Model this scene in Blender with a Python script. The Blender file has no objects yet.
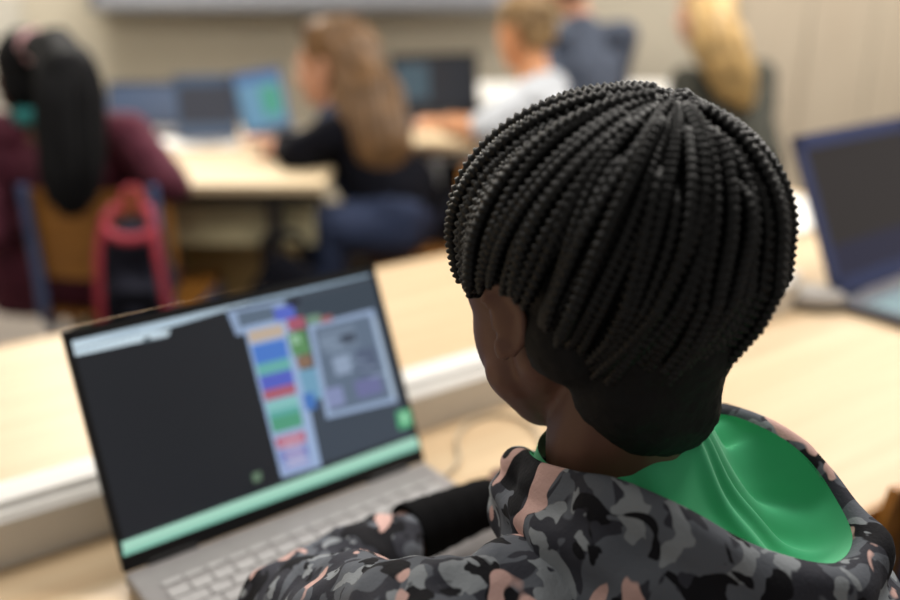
import bpy, bmesh, math, random
from mathutils import Vector, Matrix, Euler, noise
random.seed(7)
PI = math.pi
V = Vector
scn = bpy.context.scene
COL = scn.collection
R = math.radians

# ------------------------------------------------------------------ camera geometry
CAMZ = 1.2567; FPX = 950.0; PITCH = math.atan(340/950)
CF = V((0, math.cos(PITCH), -math.sin(PITCH))); CU = V((0, math.sin(PITCH), math.cos(PITCH)))
CAM = V((0, 0, CAMZ))
def ray(px, py):
    return V(((px-450)/FPX, 0, 0)) + CF + CU*((300-py)/FPX)
def P(px, py, d):                      # world point at optical depth d
    return CAM + ray(px, py)*d
def G(px, py, z):                      # world point at height z
    r = ray(px, py); return CAM + r*((z-CAMZ)/r.z)

# ------------------------------------------------------------------ materials
def lin(c):
    def f(v):
        v = v/255
        return v/12.92 if v <= .04045 else ((v+.055)/1.055)**2.4
    return (f(c[0]), f(c[1]), f(c[2]), 1)
def nodes(name):
    m = bpy.data.materials.new(name); m.use_nodes = True
    nt = m.node_tree
    return m, nt, nt.nodes['Principled BSDF']
def mat(name, c, rough=.6, metal=0, var=.06, scale=30, bump=0, spec=.5, sheen=0, trans=0):
    m, nt, b = nodes(name)
    N = nt.nodes; L = nt.links
    tc = N.new('ShaderNodeTexCoord'); nz = N.new('ShaderNodeTexNoise')
    nz.inputs['Scale'].default_value = scale; nz.inputs['Detail'].default_value = 3
    L.new(tc.outputs['Object'], nz.inputs['Vector'])
    cr = N.new('ShaderNodeValToRGB'); l = lin(c)
    cr.color_ramp.elements[0].position = .3; cr.color_ramp.elements[1].position = .7
    cr.color_ramp.elements[0].color = tuple(x*(1-var*2) for x in l[:3])+(1,)
    cr.color_ramp.elements[1].color = tuple(min(1, x*(1+var*2)) for x in l[:3])+(1,)
    L.new(nz.outputs['Fac'], cr.inputs['Fac']); L.new(cr.outputs['Color'], b.inputs['Base Color'])
    b.inputs['Roughness'].default_value = rough; b.inputs['Metallic'].default_value = metal
    b.inputs['Specular IOR Level'].default_value = spec
    if sheen: b.inputs['Sheen Weight'].default_value = sheen
    if bump:
        bp = N.new('ShaderNodeBump'); bp.inputs['Strength'].default_value = bump; bp.inputs['Distance'].default_value = .003
        L.new(nz.outputs['Fac'], bp.inputs['Height']); L.new(bp.outputs['Normal'], b.inputs['Normal'])
    return m
def wood(name, c1, c2, rough=.4, rot=0, sc=(1.2, 22, 22)):
    m, nt, b = nodes(name); N = nt.nodes; L = nt.links
    tc = N.new('ShaderNodeTexCoord'); mp = N.new('ShaderNodeMapping'); nz = N.new('ShaderNodeTexNoise')
    mp.inputs['Scale'].default_value = sc; mp.inputs['Rotation'].default_value = (0, 0, rot)
    nz.inputs['Scale'].default_value = 2.0; nz.inputs['Detail'].default_value = 5; nz.inputs['Distortion'].default_value = .6
    L.new(tc.outputs['Object'], mp.inputs['Vector']); L.new(mp.outputs['Vector'], nz.inputs['Vector'])
    cr = N.new('ShaderNodeValToRGB')
    cr.color_ramp.elements[0].position = .35; cr.color_ramp.elements[1].position = .65
    cr.color_ramp.elements[0].color = lin(c1); cr.color_ramp.elements[1].color = lin(c2)
    L.new(nz.outputs['Fac'], cr.inputs['Fac']); L.new(cr.outputs['Color'], b.inputs['Base Color'])
    b.inputs['Roughness'].default_value = rough
    return m
def emit(name, c, s=1.0):
    m, nt, b = nodes(name)
    b.inputs['Base Color'].default_value = (.01, .01, .012, 1)
    b.inputs['Emission Color'].default_value = lin(c); b.inputs['Emission Strength'].default_value = s
    b.inputs['Roughness'].default_value = .35
    return m
def camo(name):
    m, nt, b = nodes(name); N = nt.nodes; L = nt.links
    tc = N.new('ShaderNodeTexCoord')
    def blotch(off, scale, lo, dist=.0, sharp=.012, stretch=(1, 1, 1), detail=2.0):
        mp = N.new('ShaderNodeMapping'); mp.inputs['Location'].default_value = off; mp.inputs['Scale'].default_value = stretch
        mp.inputs['Rotation'].default_value = (.4, .5, .7)
        nz = N.new('ShaderNodeTexNoise'); nz.inputs['Scale'].default_value = scale
        nz.inputs['Detail'].default_value = detail; nz.inputs['Distortion'].default_value = dist
        L.new(tc.outputs['Object'], mp.inputs['Vector']); L.new(mp.outputs['Vector'], nz.inputs['Vector'])
        mr = N.new('ShaderNodeMapRange'); mr.inputs['From Min'].default_value = lo; mr.inputs['From Max'].default_value = lo+sharp
        L.new(nz.outputs['Fac'], mr.inputs['Value'])
        return mr.outputs['Result']
    def mix(fac, a, c):
        mx = N.new('ShaderNodeMix'); mx.data_type = 'RGBA'
        L.new(fac, mx.inputs['Factor'])
        if isinstance(a, tuple): mx.inputs['A'].default_value = lin(a)
        else: L.new(a, mx.inputs['A'])
        mx.inputs['B'].default_value = lin(c)
        return mx.outputs['Result']
    c = mix(blotch((3, 1, 7), 30, .49, .6, stretch=(1, 1.3, .8)), CAMO_BASE, CAMO_GREY)
    c = mix(blotch((9, 4, 2), 40, .56, .5), c, CAMO_LIGHT)
    c = mix(blotch((1, 8, 5), 29, .56, .8, stretch=(1.2, .8, 1)), c, CAMO_BLACK)
    c = mix(blotch((5, 2, 11), 24, .605, .4, stretch=(1, 1, .7)), c, CAMO_PINK)
    L.new(c, b.inputs['Base Color'])
    b.inputs['Roughness'].default_value = .85; b.inputs['Specular IOR Level'].default_value = .2
    nz = N.new('ShaderNodeTexNoise'); nz.inputs['Scale'].default_value = 400
    L.new(tc.outputs['Object'], nz.inputs['Vector'])
    bp = N.new('ShaderNodeBump'); bp.inputs['Strength'].default_value = .25; bp.inputs['Distance'].default_value = .002
    L.new(nz.outputs['Fac'], bp.inputs['Height']); L.new(bp.outputs['Normal'], b.inputs['Normal'])
    return m
CAMO_BASE = (56, 57, 65); CAMO_GREY = (96, 100, 108); CAMO_LIGHT = (140, 145, 150); CAMO_BLACK = (22, 22, 27); CAMO_PINK = (204, 168, 160)

M = {}
M['desk'] = wood('birch_laminate', (199, 171, 135), (210, 186, 151), .45)
M['desk_edge'] = wood('desk_edge_wood', (150, 112, 62), (168, 128, 76), .5)
M['bdesk'] = wood('back_desk_laminate', (214, 190, 152), (226, 204, 168), .45)
M['panel'] = mat('cream_panel', (188, 178, 142), .6)
M['boxwood'] = wood('box_wood', (196, 166, 108), (208, 178, 120), .55)
M['white'] = mat('white_plastic', (232, 230, 226), .35, var=.01)
M['trunk_face'] = mat('trunking_plastic', (224, 221, 215), .45, var=.01)
M['lap_grey'] = mat('laptop_grey', (150, 146, 146), .45, .25, .03, 60)
M['key'] = mat('key_grey', (176, 174, 174), .55, 0, .06, 120)
M['black'] = mat('black_plastic', (14, 14, 16), .4, var=.02)
M['bezel'] = mat('bezel_black', (20, 20, 22), .35, var=.02)
M['dark_lap'] = mat('dark_laptop', (44, 46, 60), .4, 0, .03)
M['blue_bezel'] = mat('blue_bezel', (58, 66, 104), .4, 0, .03)
M['blue_grey'] = mat('blue_grey_lid', (74, 96, 128), .5, 0, .04)
M['wall'] = mat('painted_wall', (182, 174, 157), .9, var=.02, scale=3)
M['wall_l'] = mat('painted_side_wall', (176, 172, 162), .9, var=.02, scale=3)
M['wood_panel'] = wood('wall_cladding', (180, 166, 146), (187, 174, 154), .7, 0, (14, 14, 1))
M['floor'] = mat('floor_lino', (120, 112, 104), .5, var=.06, scale=12)
M['board'] = mat('board_surface', (150, 152, 158), .35, var=.02)
M['board_frame'] = mat('board_frame', (96, 98, 104), .5, .3, .02)
M['chairwood'] = wood('orange_plywood', (150, 98, 36), (172, 116, 48), .45)
M['tube'] = mat('blue_steel_tube', (84, 104, 146), .4, .1, .03)
M['rubber'] = mat('rubber', (24, 24, 26), .8, var=.03)
M['skin_dark'] = mat('skin_brown', (99, 67, 55), .5, var=.05, scale=25, spec=.4)
M['skin_fair'] = mat('skin_fair', (214, 160, 130), .55, var=.04, scale=25)
M['skin_tan'] = mat('skin_tan', (214, 150, 104), .55, var=.04, scale=25)
M['eye'] = mat('eye_white', (225, 222, 215), .2, var=.01)
M['iris'] = mat('eye_iris', (40, 24, 16), .15, var=.01)
M['braid'] = mat('braided_black_hair', (9, 9, 10), .5, var=.2, scale=60, spec=.35)
M['scalp'] = mat('scalp_hair', (11, 10, 11), .75, var=.15, scale=120, bump=.5, spec=.3)
M['hair_black'] = mat('black_hair', (10, 10, 13), .75, var=.1, spec=.2)
M['hair_brown'] = mat('brown_blonde_hair', (112, 82, 50), .55, var=.25, scale=16)
M['hair_dblond'] = mat('dark_blonde_hair', (150, 122, 84), .6, var=.25, scale=20)
M['hair_blonde'] = mat('blonde_hair', (184, 152, 98), .55, var=.18, scale=14)
M['hair_dark'] = mat('dark_brown_hair', (52, 38, 30), .55, var=.1)
M['camo'] = camo('camouflage_fleece')
M['green'] = mat('green_fleece', (74, 184, 130), .9, var=.06, scale=14, bump=.2, sheen=.3, spec=.2)
M['cuff'] = mat('black_rib', (9, 9, 11), .9, var=.1, spec=.1)
M['jeans'] = mat('blue_denim', (42, 54, 84), .85, var=.12, scale=40)
M['jeans_d'] = mat('dark_denim', (34, 38, 52), .85, var=.1)
M['maroon'] = mat('maroon_knit', (84, 30, 48), .9, var=.12, scale=20)
M['teal'] = mat('teal_cloth', (38, 122, 122), .85, var=.06)
M['tealgreen'] = mat('teal_trousers', (30, 92, 86), .85, var=.06)
M['black_top'] = mat('black_cloth', (13, 14, 22), .95, var=.1, spec=.15)
M['white_shirt'] = mat('pale_grey_cotton', (196, 200, 206), .85, var=.03)
M['slate'] = mat('slate_blue_cloth', (72, 80, 96), .9, var=.06)
M['olive'] = mat('dark_olive_cloth', (62, 62, 54), .9, var=.08)
M['pink'] = mat('pink_cloth', (222, 172, 176), .8, var=.04)
M['red'] = mat('red_webbing', (168, 50, 66), .7, var=.06)
M['navy'] = mat('navy_cloth', (26, 28, 46), .85, var=.08)
M['shoe'] = mat('dark_shoe', (30, 30, 34), .6)
M['grey_metal'] = mat('pale_grey_metal', (176, 178, 178), .45, .2, .02)
M['mouse'] = mat('grey_mouse', (150, 144, 138), .45, var=.02)
M['mouse_d'] = mat('dark_mouse', (60, 58, 56), .5, var=.02)
M['key_reflect'] = mat('key_teal_reflection', (112, 146, 156), .4, var=.02)  # teal reflection painted into the key colour of the dark laptop
M['cable'] = mat('cable_sheath', (176, 162, 138), .5, var=.02)
M['paper'] = mat('paper', (240, 238, 234), .8, var=.01)
M['leg_dark'] = mat('dark_steel', (46, 42, 40), .5, .2, .02)

# ------------------------------------------------------------------ mesh helpers
class MB:
    def __init__(s): s.bm = bmesh.new(); s.mi = 0
    def _new(s, geom, mtx):
        vs = [v for v in geom if isinstance(v, bmesh.types.BMVert)]
        if mtx is not None: bmesh.ops.transform(s.bm, matrix=mtx, verts=vs)
        for v in vs:
            for f in v.link_faces: f.material_index = s.mi
        return vs
    def box(s, c, d, m=None, bev=0):
        r = bmesh.ops.create_cube(s.bm, size=1)['verts']
        bmesh.ops.scale(s.bm, vec=V(d), verts=r); bmesh.ops.translate(s.bm, vec=V(c), verts=r)
        if bev:
            es = list({e for v in r for e in v.link_edges})
            g = bmesh.ops.bevel(s.bm, geom=es, offset=bev, segments=2, affect='EDGES', profile=.5)
            r = list({v for f in g['faces'] for v in f.verts} | {v for v in r if v.is_valid})
        return s._new(r, m)
    def ell(s, c, r, m=None, u=20, v=12, rot=None):
        g = bmesh.ops.create_uvsphere(s.bm, u_segments=u, v_segments=v, radius=1)['verts']
        bmesh.ops.scale(s.bm, vec=V(r), verts=g)
        if rot is not None: bmesh.ops.rotate(s.bm, matrix=Euler(rot).to_matrix(), cent=(0, 0, 0), verts=g)
        bmesh.ops.translate(s.bm, vec=V(c), verts=g)
        return s._new(g, m)
    def cap(s, a, b, r0, r1, m=None, n=14):
        a = V(a); b = V(b); d = b-a; L = max(d.length, 1e-6)
        q = d.to_track_quat('Z', 'Y').to_matrix()
        rows = []
        K = 5
        for i in range(K+1):
            t = PI/2*i/K; rows.append((-r0*math.cos(t), r0*math.sin(t)))
        for i in range(K+1):
            t = PI/2*i/K; rows.append((L+r1*math.sin(t), r1*math.cos(t)))
        vs = []; grid = []
        for k, (z, r) in enumerate(rows):
            if r < 1e-7:
                v = s.bm.verts.new(a+q@V((0, 0, z))); grid.append([v]); vs.append(v)
            else:
                g = [s.bm.verts.new(a+q@V((r*math.cos(2*PI*j/n), r*math.sin(2*PI*j/n), z))) for j in range(n)]
                grid.append(g); vs += g
        for A, B in zip(grid, grid[1:]):
            for j in range(n):
                k = (j+1) % n
                if len(A) == 1: f = (A[0], B[k], B[j])
                elif len(B) == 1: f = (A[j], A[k], B[0])
                else: f = (A[j], A[k], B[k], B[j])
                s.bm.faces.new(f)
        return s._new(vs, m)
    def tube(s, pts, rad, n=8, m=None, twist=None, caps=True):
        pts = [V(p) for p in pts]
        if not hasattr(rad, '__len__'): rad = [rad]*len(pts)
        T = [(pts[min(i+1, len(pts)-1)]-pts[max(i-1, 0)]).normalized() for i in range(len(pts))]
        up = V((0, 0, 1)) if abs(T[0].z) < .9 else V((1, 0, 0))
        x = T[0].cross(up).normalized(); rings = []; vs = []; acc = 0
        for i, (p, t) in enumerate(zip(pts, T)):
            x = (x-t*x.dot(t)).normalized(); y = t.cross(x)
            if i: acc += (p-pts[i-1]).length
            g = []
            for j in range(n):
                a = 2*PI*j/n; r = rad[i]
                if twist: r *= twist(a, acc)
                g.append(s.bm.verts.new(p+(x*math.cos(a)+y*math.sin(a))*r))
            rings.append(g); vs += g
        for A, B in zip(rings, rings[1:]):
            for j in range(n):
                k = (j+1) % n; s.bm.faces.new((A[j], A[k], B[k], B[j]))
        if caps: s.bm.faces.new(rings[0][::-1]); s.bm.faces.new(rings[-1])
        return s._new(vs, m)
    def cyl(s, a, b, r, n=16, r1=None, m=None): return s.tube([a, b], [r, r if r1 is None else r1], n, m)
    def grid(s, rows, closed_u=False, m=None):
        g = [[s.bm.verts.new(V(p)) for p in r] for r in rows]; vs = [v for r in g for v in r]
        for A, B in zip(g, g[1:]):
            n = len(A)
            for j in range(n if closed_u else n-1):
                k = (j+1) % n; s.bm.faces.new((A[j], A[k], B[k], B[j]))
        return s._new(vs, m)
    def poly(s, pts):
        vs = [s.bm.verts.new(V(p)) for p in pts]; f = s.bm.faces.new(vs); f.material_index = s.mi; return vs
    def prism(s, pts, h, m=None):
        A = [s.bm.verts.new(V(p)) for p in pts]; B = [s.bm.verts.new(V(p)+V(h)) for p in pts]
        s.bm.faces.new(A[::-1]); s.bm.faces.new(B); n = len(A)
        for j in range(n):
            k = (j+1) % n; s.bm.faces.new((A[j], A[k], B[k], B[j]))
        return s._new(A+B, m)
    def mesh(s, name, mats, smooth=True, ang=35, weld=True):
        me = bpy.data.meshes.new(name)
        bmesh.ops.recalc_face_normals(s.bm, faces=s.bm.faces)
        s.bm.to_mesh(me); s.bm.free()
        for mm in (mats if isinstance(mats, (list, tuple)) else [mats]): me.materials.append(mm)
        if smooth:
            me.polygons.foreach_set('use_smooth', [True]*len(me.polygons))
            me.set_sharp_from_angle(angle=R(ang))
        return me
    def build(s, name, mats, parent=None, smooth=True, ang=35):
        return link(name, s.mesh(name, mats, smooth, ang), parent)
def link(name, me, parent=None):
    o = bpy.data.objects.new(name, me); COL.objects.link(o)
    if parent is not None: o.parent = parent
    return o
def fuse(mb, name, mats, voxel, parent=None, smooth=6, disp=0, dscale=.06, fn=None):
    me = mb.mesh(name, mats)
    o = link(name+'_source', me)
    r = o.modifiers.new('r', 'REMESH'); r.mode = 'VOXEL'; r.voxel_size = voxel; r.use_smooth_shade = True
    if smooth:
        sm = o.modifiers.new('s', 'SMOOTH'); sm.iterations = smooth; sm.factor = .5
    dg = bpy.context.evaluated_depsgraph_get(); dg.update()
    out = bpy.data.meshes.new_from_object(o.evaluated_get(dg))
    bpy.data.objects.remove(o); bpy.data.meshes.remove(me)
    if disp:
        ns = [v.normal.copy() for v in out.vertices]
        for v, n in zip(out.vertices, ns):
            q = v.co/dscale
            w = noise.noise(q)+.5*noise.noise(q*2.1+V((5, 3, 1)))
            v.co += n*(disp*w)
    if fn:
        for v in out.vertices: v.co = fn(v.co)
    out.name = name
    out.materials.clear()
    for mm in (mats if isinstance(mats, (list, tuple)) else [mats]): out.materials.append(mm)
    out.polygons.foreach_set('use_smooth', [True]*len(out.polygons)); out.update()
    return link(name, out, parent)
def thing(name, label, cat, loc=(0, 0, 0), rz=0, group=None):
    o = bpy.data.objects.new(name, None); COL.objects.link(o); o.empty_display_size = .1
    o.location = loc; o.rotation_euler = (0, 0, rz)
    return tag(o, label, cat, group)
def tag(o, label, cat, group=None):
    o['label'] = label; o['category'] = cat
    if group: o['group'] = group
    return o
def struct(o): o['kind'] = 'structure'; return o
def dup(o, loc, rz, label, group=None):
    def cp(s, par):
        c = s.copy(); COL.objects.link(c)
        if par is not None: c.parent = par
        for k in list(s.children): cp(k, c)
        return c
    c = cp(o, None); c.location = loc; c.rotation_euler = (0, 0, rz); c['label'] = label
    if group: c['group'] = group
    return c
def catmull(pts, n, closed=False):
    pts = [V(p) for p in pts]; out = []; N = len(pts)
    segs = N if closed else N-1
    for i in range(segs):
        if closed: a, b, c, d = (pts[(i+k-1) % N] for k in range(4))
        else: a, b, c, d = pts[max(i-1, 0)], pts[i], pts[i+1], pts[min(i+2, N-1)]
        for j in range(n):
            t = j/n
            out.append(.5*((2*b)+(c-a)*t+(2*a-5*b+4*c-d)*t*t+(3*b-a-3*c+d)*t**3))
    if not closed: out.append(pts[-1])
    return out

# ------------------------------------------------------------------ room
WY = 4.6
def slab(name, c, d, m, bev=0):
    b = MB(); b.box(c, d, bev=bev); return struct(b.build(name, m, smooth=False))
slab('floor', (.6, 2.2, -.05), (5.4, 5.2, .1), M['floor'])
slab('wall_back', (.6, WY+.05, 1.4), (5.4, .1, 2.8), M['wall'])
slab('wall_left', (-2.03, 2.2, 1.4), (.1, 4.8, 2.8), M['wall_l'])
# tall cladding boards with open seams on the right half of the back wall
xs = [1.34, 1.665, 1.975, 2.30, 2.62, 2.94, 3.26]
for i, (a, c) in enumerate(zip(xs, xs[1:])):
    slab('trim_%d' % (i+1), ((a+c)/2, WY-.008, 1.4), (c-a-.010, .016, 2.8), M['wood_panel'], .003)
# board on the back wall
bl = thing('wall_board', 'long grey board mounted along the back wall, its lower edge showing at the top', 'board', (0, WY, 0))
b = MB(); b.box((-.62, -.085, 1.62), (1.92, .15, 1.1), bev=.004); b.build('panel', M['board'], bl, False)
for c, d in (((-.62, -.088, 1.055), (1.98, .168, .03)), ((-.62, -.088, 2.185), (1.98, .168, .03)),
             ((-1.595, -.088, 1.62), (.03, .168, 1.1)), ((.355, -.088, 1.62), (.03, .168, 1.1))):
    b = MB(); b.box(c, d, bev=.004); b.build('frame_rail', M['board_frame'], bl, False)

# ------------------------------------------------------------------ foreground desks (a along the row, n away from the sitter)
YAW = R(35.5)
AX = V((math.cos(YAW), math.sin(YAW), 0)); NX = V((-math.sin(YAW), math.cos(YAW), 0))
def D(a, n, z=0): return AX*a+NX*n+V((0, 0, z))
DESK = .74
nE = G(885, 499, DESK).dot(NX)
nR0 = .824; nR1 = .886; nF = (G(0, 349, DESK).dot(NX)+G(445, 253, DESK).dot(NX))/2
def long_desk(name, label, a0, a1, n0, n1, far=False):
    t = thing(name, label, 'desk', D((a0+a1)/2, (n0+n1)/2), YAW)
    L = a1-a0; W = n1-n0
    b = MB(); b.box((0, 0, DESK-.011), (L, W, .022), bev=.002); b.build('tabletop', M['desk'], t, False)
    sy = 1 if far else -1; b = MB(); b.box((0, sy*(W/2+.003), DESK-.012), (L, .006, .024)); b.build('edge_band', M['desk_edge'], t, False)
    b = MB(); b.box((0, 0, DESK-.05), (L-.2, .03, .05)); b.build('rail', M['tube'], t, False)
    for sx in (-1, 1):
        for sy in (-1, 1):
            b = MB(); b.cyl((sx*(L/2-.08), sy*(W/2-.07), DESK-.024), (sx*(L/2-.08), sy*(W/2-.07), 0), .02)
            b.build('leg', M['tube'], t)
    return t
long_desk('desk', 'pale wooden desk the child in the camouflage hoodie sits at, carrying the grey laptop', -.75, 1.95, nE, (nR0+nR1)/2)
long_desk('desk', 'pale wooden desk on the far side of the white cable trunking', -.75, 1.95, (nR0+nR1)/2+.002, nF, True)
# cable trunking down the middle
tr = thing('cable_trunking', 'white plastic cable trunking running across the pale desks behind the grey laptop', 'trunking', D(.25, (nR0+nR1)/2, DESK), YAW)
b = MB(); w = (nR1-nR0)/2
prof = [(-w, 0), (-w, .044), (-w+.006, .050), (w-.006, .056), (w, .050), (w, 0)]
b.prism([(-1.0, y, z) for y, z in prof], (2.0, 0, 0)); b.build('body', M['trunk_face'], tr, False)
b = MB(); b.prism([(-1.0, y, z) for y, z in ((-w+.012, .0515), (-w+.016, .058), (w-.022, .062), (w-.016, .0545))], (2.0, 0, 0)); b.build('lid', M['white'], tr, False)
for sx in (-1, 1):
    b = MB(); b.box((sx*1.004, 0, .03), (.008, .066, .062), bev=.002); b.build('end_cap', M['white'], tr, False)

# ------------------------------------------------------------------ laptops
def keyboard_mesh(x0, x1, y0, y1, z, rows=6, cols=14, gap=.0028, h=.0016):
    b = MB(); rh = (y1-y0)/rows
    for r in range(rows):
        y = y1-rh*(r+.5); hh = rh*(.55 if r == 0 else 1)
        if r == rows-1:
            ws = [1, 1, 1, 1.2, 5.2, 1.2, 1, 1, 1]
        elif r == 2: ws = [1.5]+[1]*(cols-3)+[1.5]
        elif r == 3: ws = [1.75]+[1]*(cols-4)+[2.25]
        elif r == 4: ws = [2.3]+[1]*(cols-5)+[2.7]
        else: ws = [1]*cols
        tot = sum(ws); x = x0
        for w_ in ws:
            w = (x1-x0)*w_/tot
            b.box((x+w/2, y, z+h/2), (w-gap, hh-gap, h)); x += w
    return b
SCREEN_Z = .0012
def laptop(name, label, loc, yaw, W, Dp, H, tilt, mats, bez=(.006, .006, .010, .018), screen=None, hinge_r=.006):
    """origin at the left hinge corner on the desk; x along the hinge, y away, lid leans back by tilt"""
    body, keym, lidm, bezm = mats[:4]; padm = mats[4] if len(mats) > 4 else keym
    t = thing(name, label, 'laptop', loc, yaw)
    th = .016
    b = MB(); b.box((W/2, -Dp/2, th/2+.001), (W, Dp, th-.002), bev=.003); base = b.build('base', body, t, False)
    kb = keyboard_mesh(.018, W-.018, -Dp*.56, -Dp*.13, th-.0002); kb.build('keyboard', keym, t, False)
    b = MB(); b.box((W/2, -Dp*.78, th+.0002), (W*.34, Dp*.34, .0008), bev=.0003); b.build('touchpad', padm, t, False)
    Mx = Matrix.Translation((0, 0, th)) @ Matrix.Rotation(-tilt, 4, 'X')   # lid frame: x right, z up the lid, y behind
    b = MB(); b.box((W/2, .003, H/2), (W, .006, H), m=None, bev=.002)
    me = b.mesh('lid', lidm, False); me.transform(Mx); lid = link('lid', me, t)
    b = MB(); l, r, tp, bt = bez
    ys = -.0008
    for c, d in (((l/2, ys, H/2), (l, .0018, H-.002)), ((W-r/2, ys, H/2), (r, .0018, H-.002)),
                 ((W/2, ys, H-tp/2), (W-.002, .0018, tp)), ((W/2, ys, bt/2), (W-.002, .0018, bt))): b.box(c, d)
    me = b.mesh('bezel', bezm, False); me.transform(Mx); link('bezel', me, lid)
    b = MB(); mm = []
    if screen is None: screen = []
    for k, (m_, poly) in enumerate(screen):
        if m_ not in mm: mm.append(m_)
        b.mi = mm.index(m_)
        b.poly([(x, -.0004-.00006*k, z) for x, z in poly])
    me = b.mesh('screen', mm, False); me.transform(Mx); link('screen', me, lid)
    for x in (W*.14, W*.86):
        b = MB(); b.cyl((x-W*.07, .003, th-.001), (x+W*.07, .003, th-.001), hinge_r); b.build('hinge', M['black'], t)
    return t

LY = R(37.576); LT = R(24.382); LW = .322; LH = LW*.6693
LLOC = V((-.28287, .69581, DESK)); LD = .226
Lx = V((math.cos(LY), math.sin(LY), 0)); Lb = V((-math.sin(LY), math.cos(LY), 0))
Lu = Lb*math.sin(LT)+V((0, 0, 1))*math.cos(LT); Lo = LLOC+V((0, 0, .016)); Ln = Lx.cross(Lu)
def S(px, py):
    r = ray(px, py); k = (Lo-CAM).dot(Ln)/r.dot(Ln); q = CAM+r*k-Lo
    return (q.dot(Lx), q.dot(Lu))
SE = {}
def scr(c, s=1.0):
    k = (c, s)
    if k not in SE: SE[k] = emit('screen_glow_%d' % len(SE), c, s)
    return SE[k]
def Q(c, *p, s=1.0):
    c = tuple(round(x*.82+y*.18) for x, y in zip(c, (112, 124, 142))) if max(c)-min(c) > 60 else c
    return (scr(c, s), [S(*q) for q in p])
def between(p, q, t): return (p[0]+(q[0]-p[0])*t, p[1]+(q[1]-p[1])*t)
# regions of the display in lid coordinates (u 0..1 across, v 0..1 down the display)
d0 = S(68, 341); d1 = S(368, 270); d2 = S(418, 448); d3 = S(122, 556)
def UV(u, v): return between(between(d0, d1, u), between(d3, d2, u), v)
def QU(c, u0, v0, u1, v1, s=1.0): return (scr(c, s), [UV(u0, v0), UV(u1, v0), UV(u1, v1), UV(u0, v1)])
content = [QU((26, 29, 34), 0, 0, 1, 1)]
content += [Q((176, 196, 210), (68, 340), (250, 297), (250, 303), (69, 358)), Q((150, 172, 190), (250, 297), (368, 269), (370, 276), (250, 305)),
            Q((196, 214, 224), (70, 343), (170, 330), (168, 336), (72, 357)), Q((70, 84, 92), (143, 338), (150, 336), (150, 341), (144, 343))]
for k in range(9):
    x = 76+k*7.2; y = 351-k*2.05
    content.append(Q((120, 140, 158), (x, y-2), (x+4.5, y-3.3), (x+4.8, y-1.2), (x+.3, y)))
# dark work area right of the palette
content.append(Q((58, 68, 80), (226, 309), (372, 278), (411, 434), (318, 466), (285, 318)))
content.append(Q((52, 64, 76), (300, 300), (374, 281), (384, 318), (308, 334)))
content.append(Q((140, 160, 190), (226, 312), (284, 300), (289, 324), (236, 336)))
content.append(Q((88, 104, 122), (236, 313), (272, 306), (275, 320), (240, 328)))
# palette column
content.append(Q((150, 172, 206), (243, 327), (290, 316), (321, 466), (281, 478)))
pal = [((186, 168, 150), .02, .10), ((62, 116, 206), .12, .25), ((96, 176, 168), .25, .33), ((76, 88, 196), .33, .43), ((176, 84, 100), .43, .50),
       ((128, 186, 184), .51, .58), ((84, 170, 160), .58, .66), ((70, 156, 116), .62, .72), ((190, 100, 124), .755, .83), ((120, 130, 196), .845, .93), ((150, 160, 212), .945, .99)]
TL, TR_, BR_, BL_ = (246, 329), (281, 321), (311, 466), (283, 474)
for c, v0, v1 in pal:
    a, c_ = between(TL, BL_, v0), between(TR_, BR_, v0); e, f = between(TL, BL_, v1), between(TR_, BR_, v1)
    content.append(Q(c, a, c_, f, e))
for k in range(7):
    v = .775+k*.028; a = between(TL, BL_, v); content.append(Q((214, 190, 206), (a[0]+6, a[1]-1), (a[0]+24, a[1]-6.5), (a[0]+24.3, a[1]-5.3), (a[0]+6.3, a[1]+.2)))
# narrow column of pictures
content += [Q((78, 96, 200), (272, 309), (292, 305), (295, 318), (275, 322)), Q((24, 28, 44), (288, 300), (298, 298), (299, 305), (289, 307)),
            Q((170, 76, 96), (285, 320), (302, 316), (305, 328), (288, 332)), Q((84, 140, 78), (286, 334), (304, 330), (310, 353), (292, 357)),
            Q((150, 190, 160), (290, 337), (297, 335), (299, 343), (292, 345)), Q((130, 104, 86), (294, 358), (309, 354), (312, 366), (298, 370)),
            Q((108, 160, 190), (297, 371), (316, 367), (323, 398), (305, 402)), Q((56, 110, 190), (301, 395), (312, 392), (316, 408), (305, 411))]
# floating window with a maze of pale lines
content += [Q((146, 166, 196), (306, 326), (372, 309), (396, 402), (325, 419)), Q((92, 108, 128), (312, 329), (368, 315), (390, 398), (329, 413)),
            Q((110, 126, 146), (316, 333), (352, 324), (358, 346), (322, 355)), Q((60, 70, 86), (338, 336), (353, 332), (355, 341), (341, 345)),
            Q((140, 156, 180), (330, 358), (347, 354), (351, 372), (335, 376)), Q((128, 138, 176), (322, 390), (340, 386), (344, 404), (328, 409)),
            Q((80, 92, 116), (352, 352), (372, 347), (378, 372), (358, 377)), Q((104, 108, 150), (352, 382), (378, 375), (382, 392), (357, 399)),
            Q((168, 186, 206), (371, 318), (374, 317), (395, 398), (391, 399)), Q((154, 96, 96), (318, 318), (330, 315), (331, 321), (319, 324)),
            Q((110, 140, 120), (304, 317), (318, 314), (320, 322), (306, 326))]
for k in range(6):
    x = 318+k*10; y = 344+k*6.5
    content.append(Q((150, 168, 190), (x, y), (x+16, y-4), (x+16.4, y-2.6), (x+.4, y+1.4)))
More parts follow.
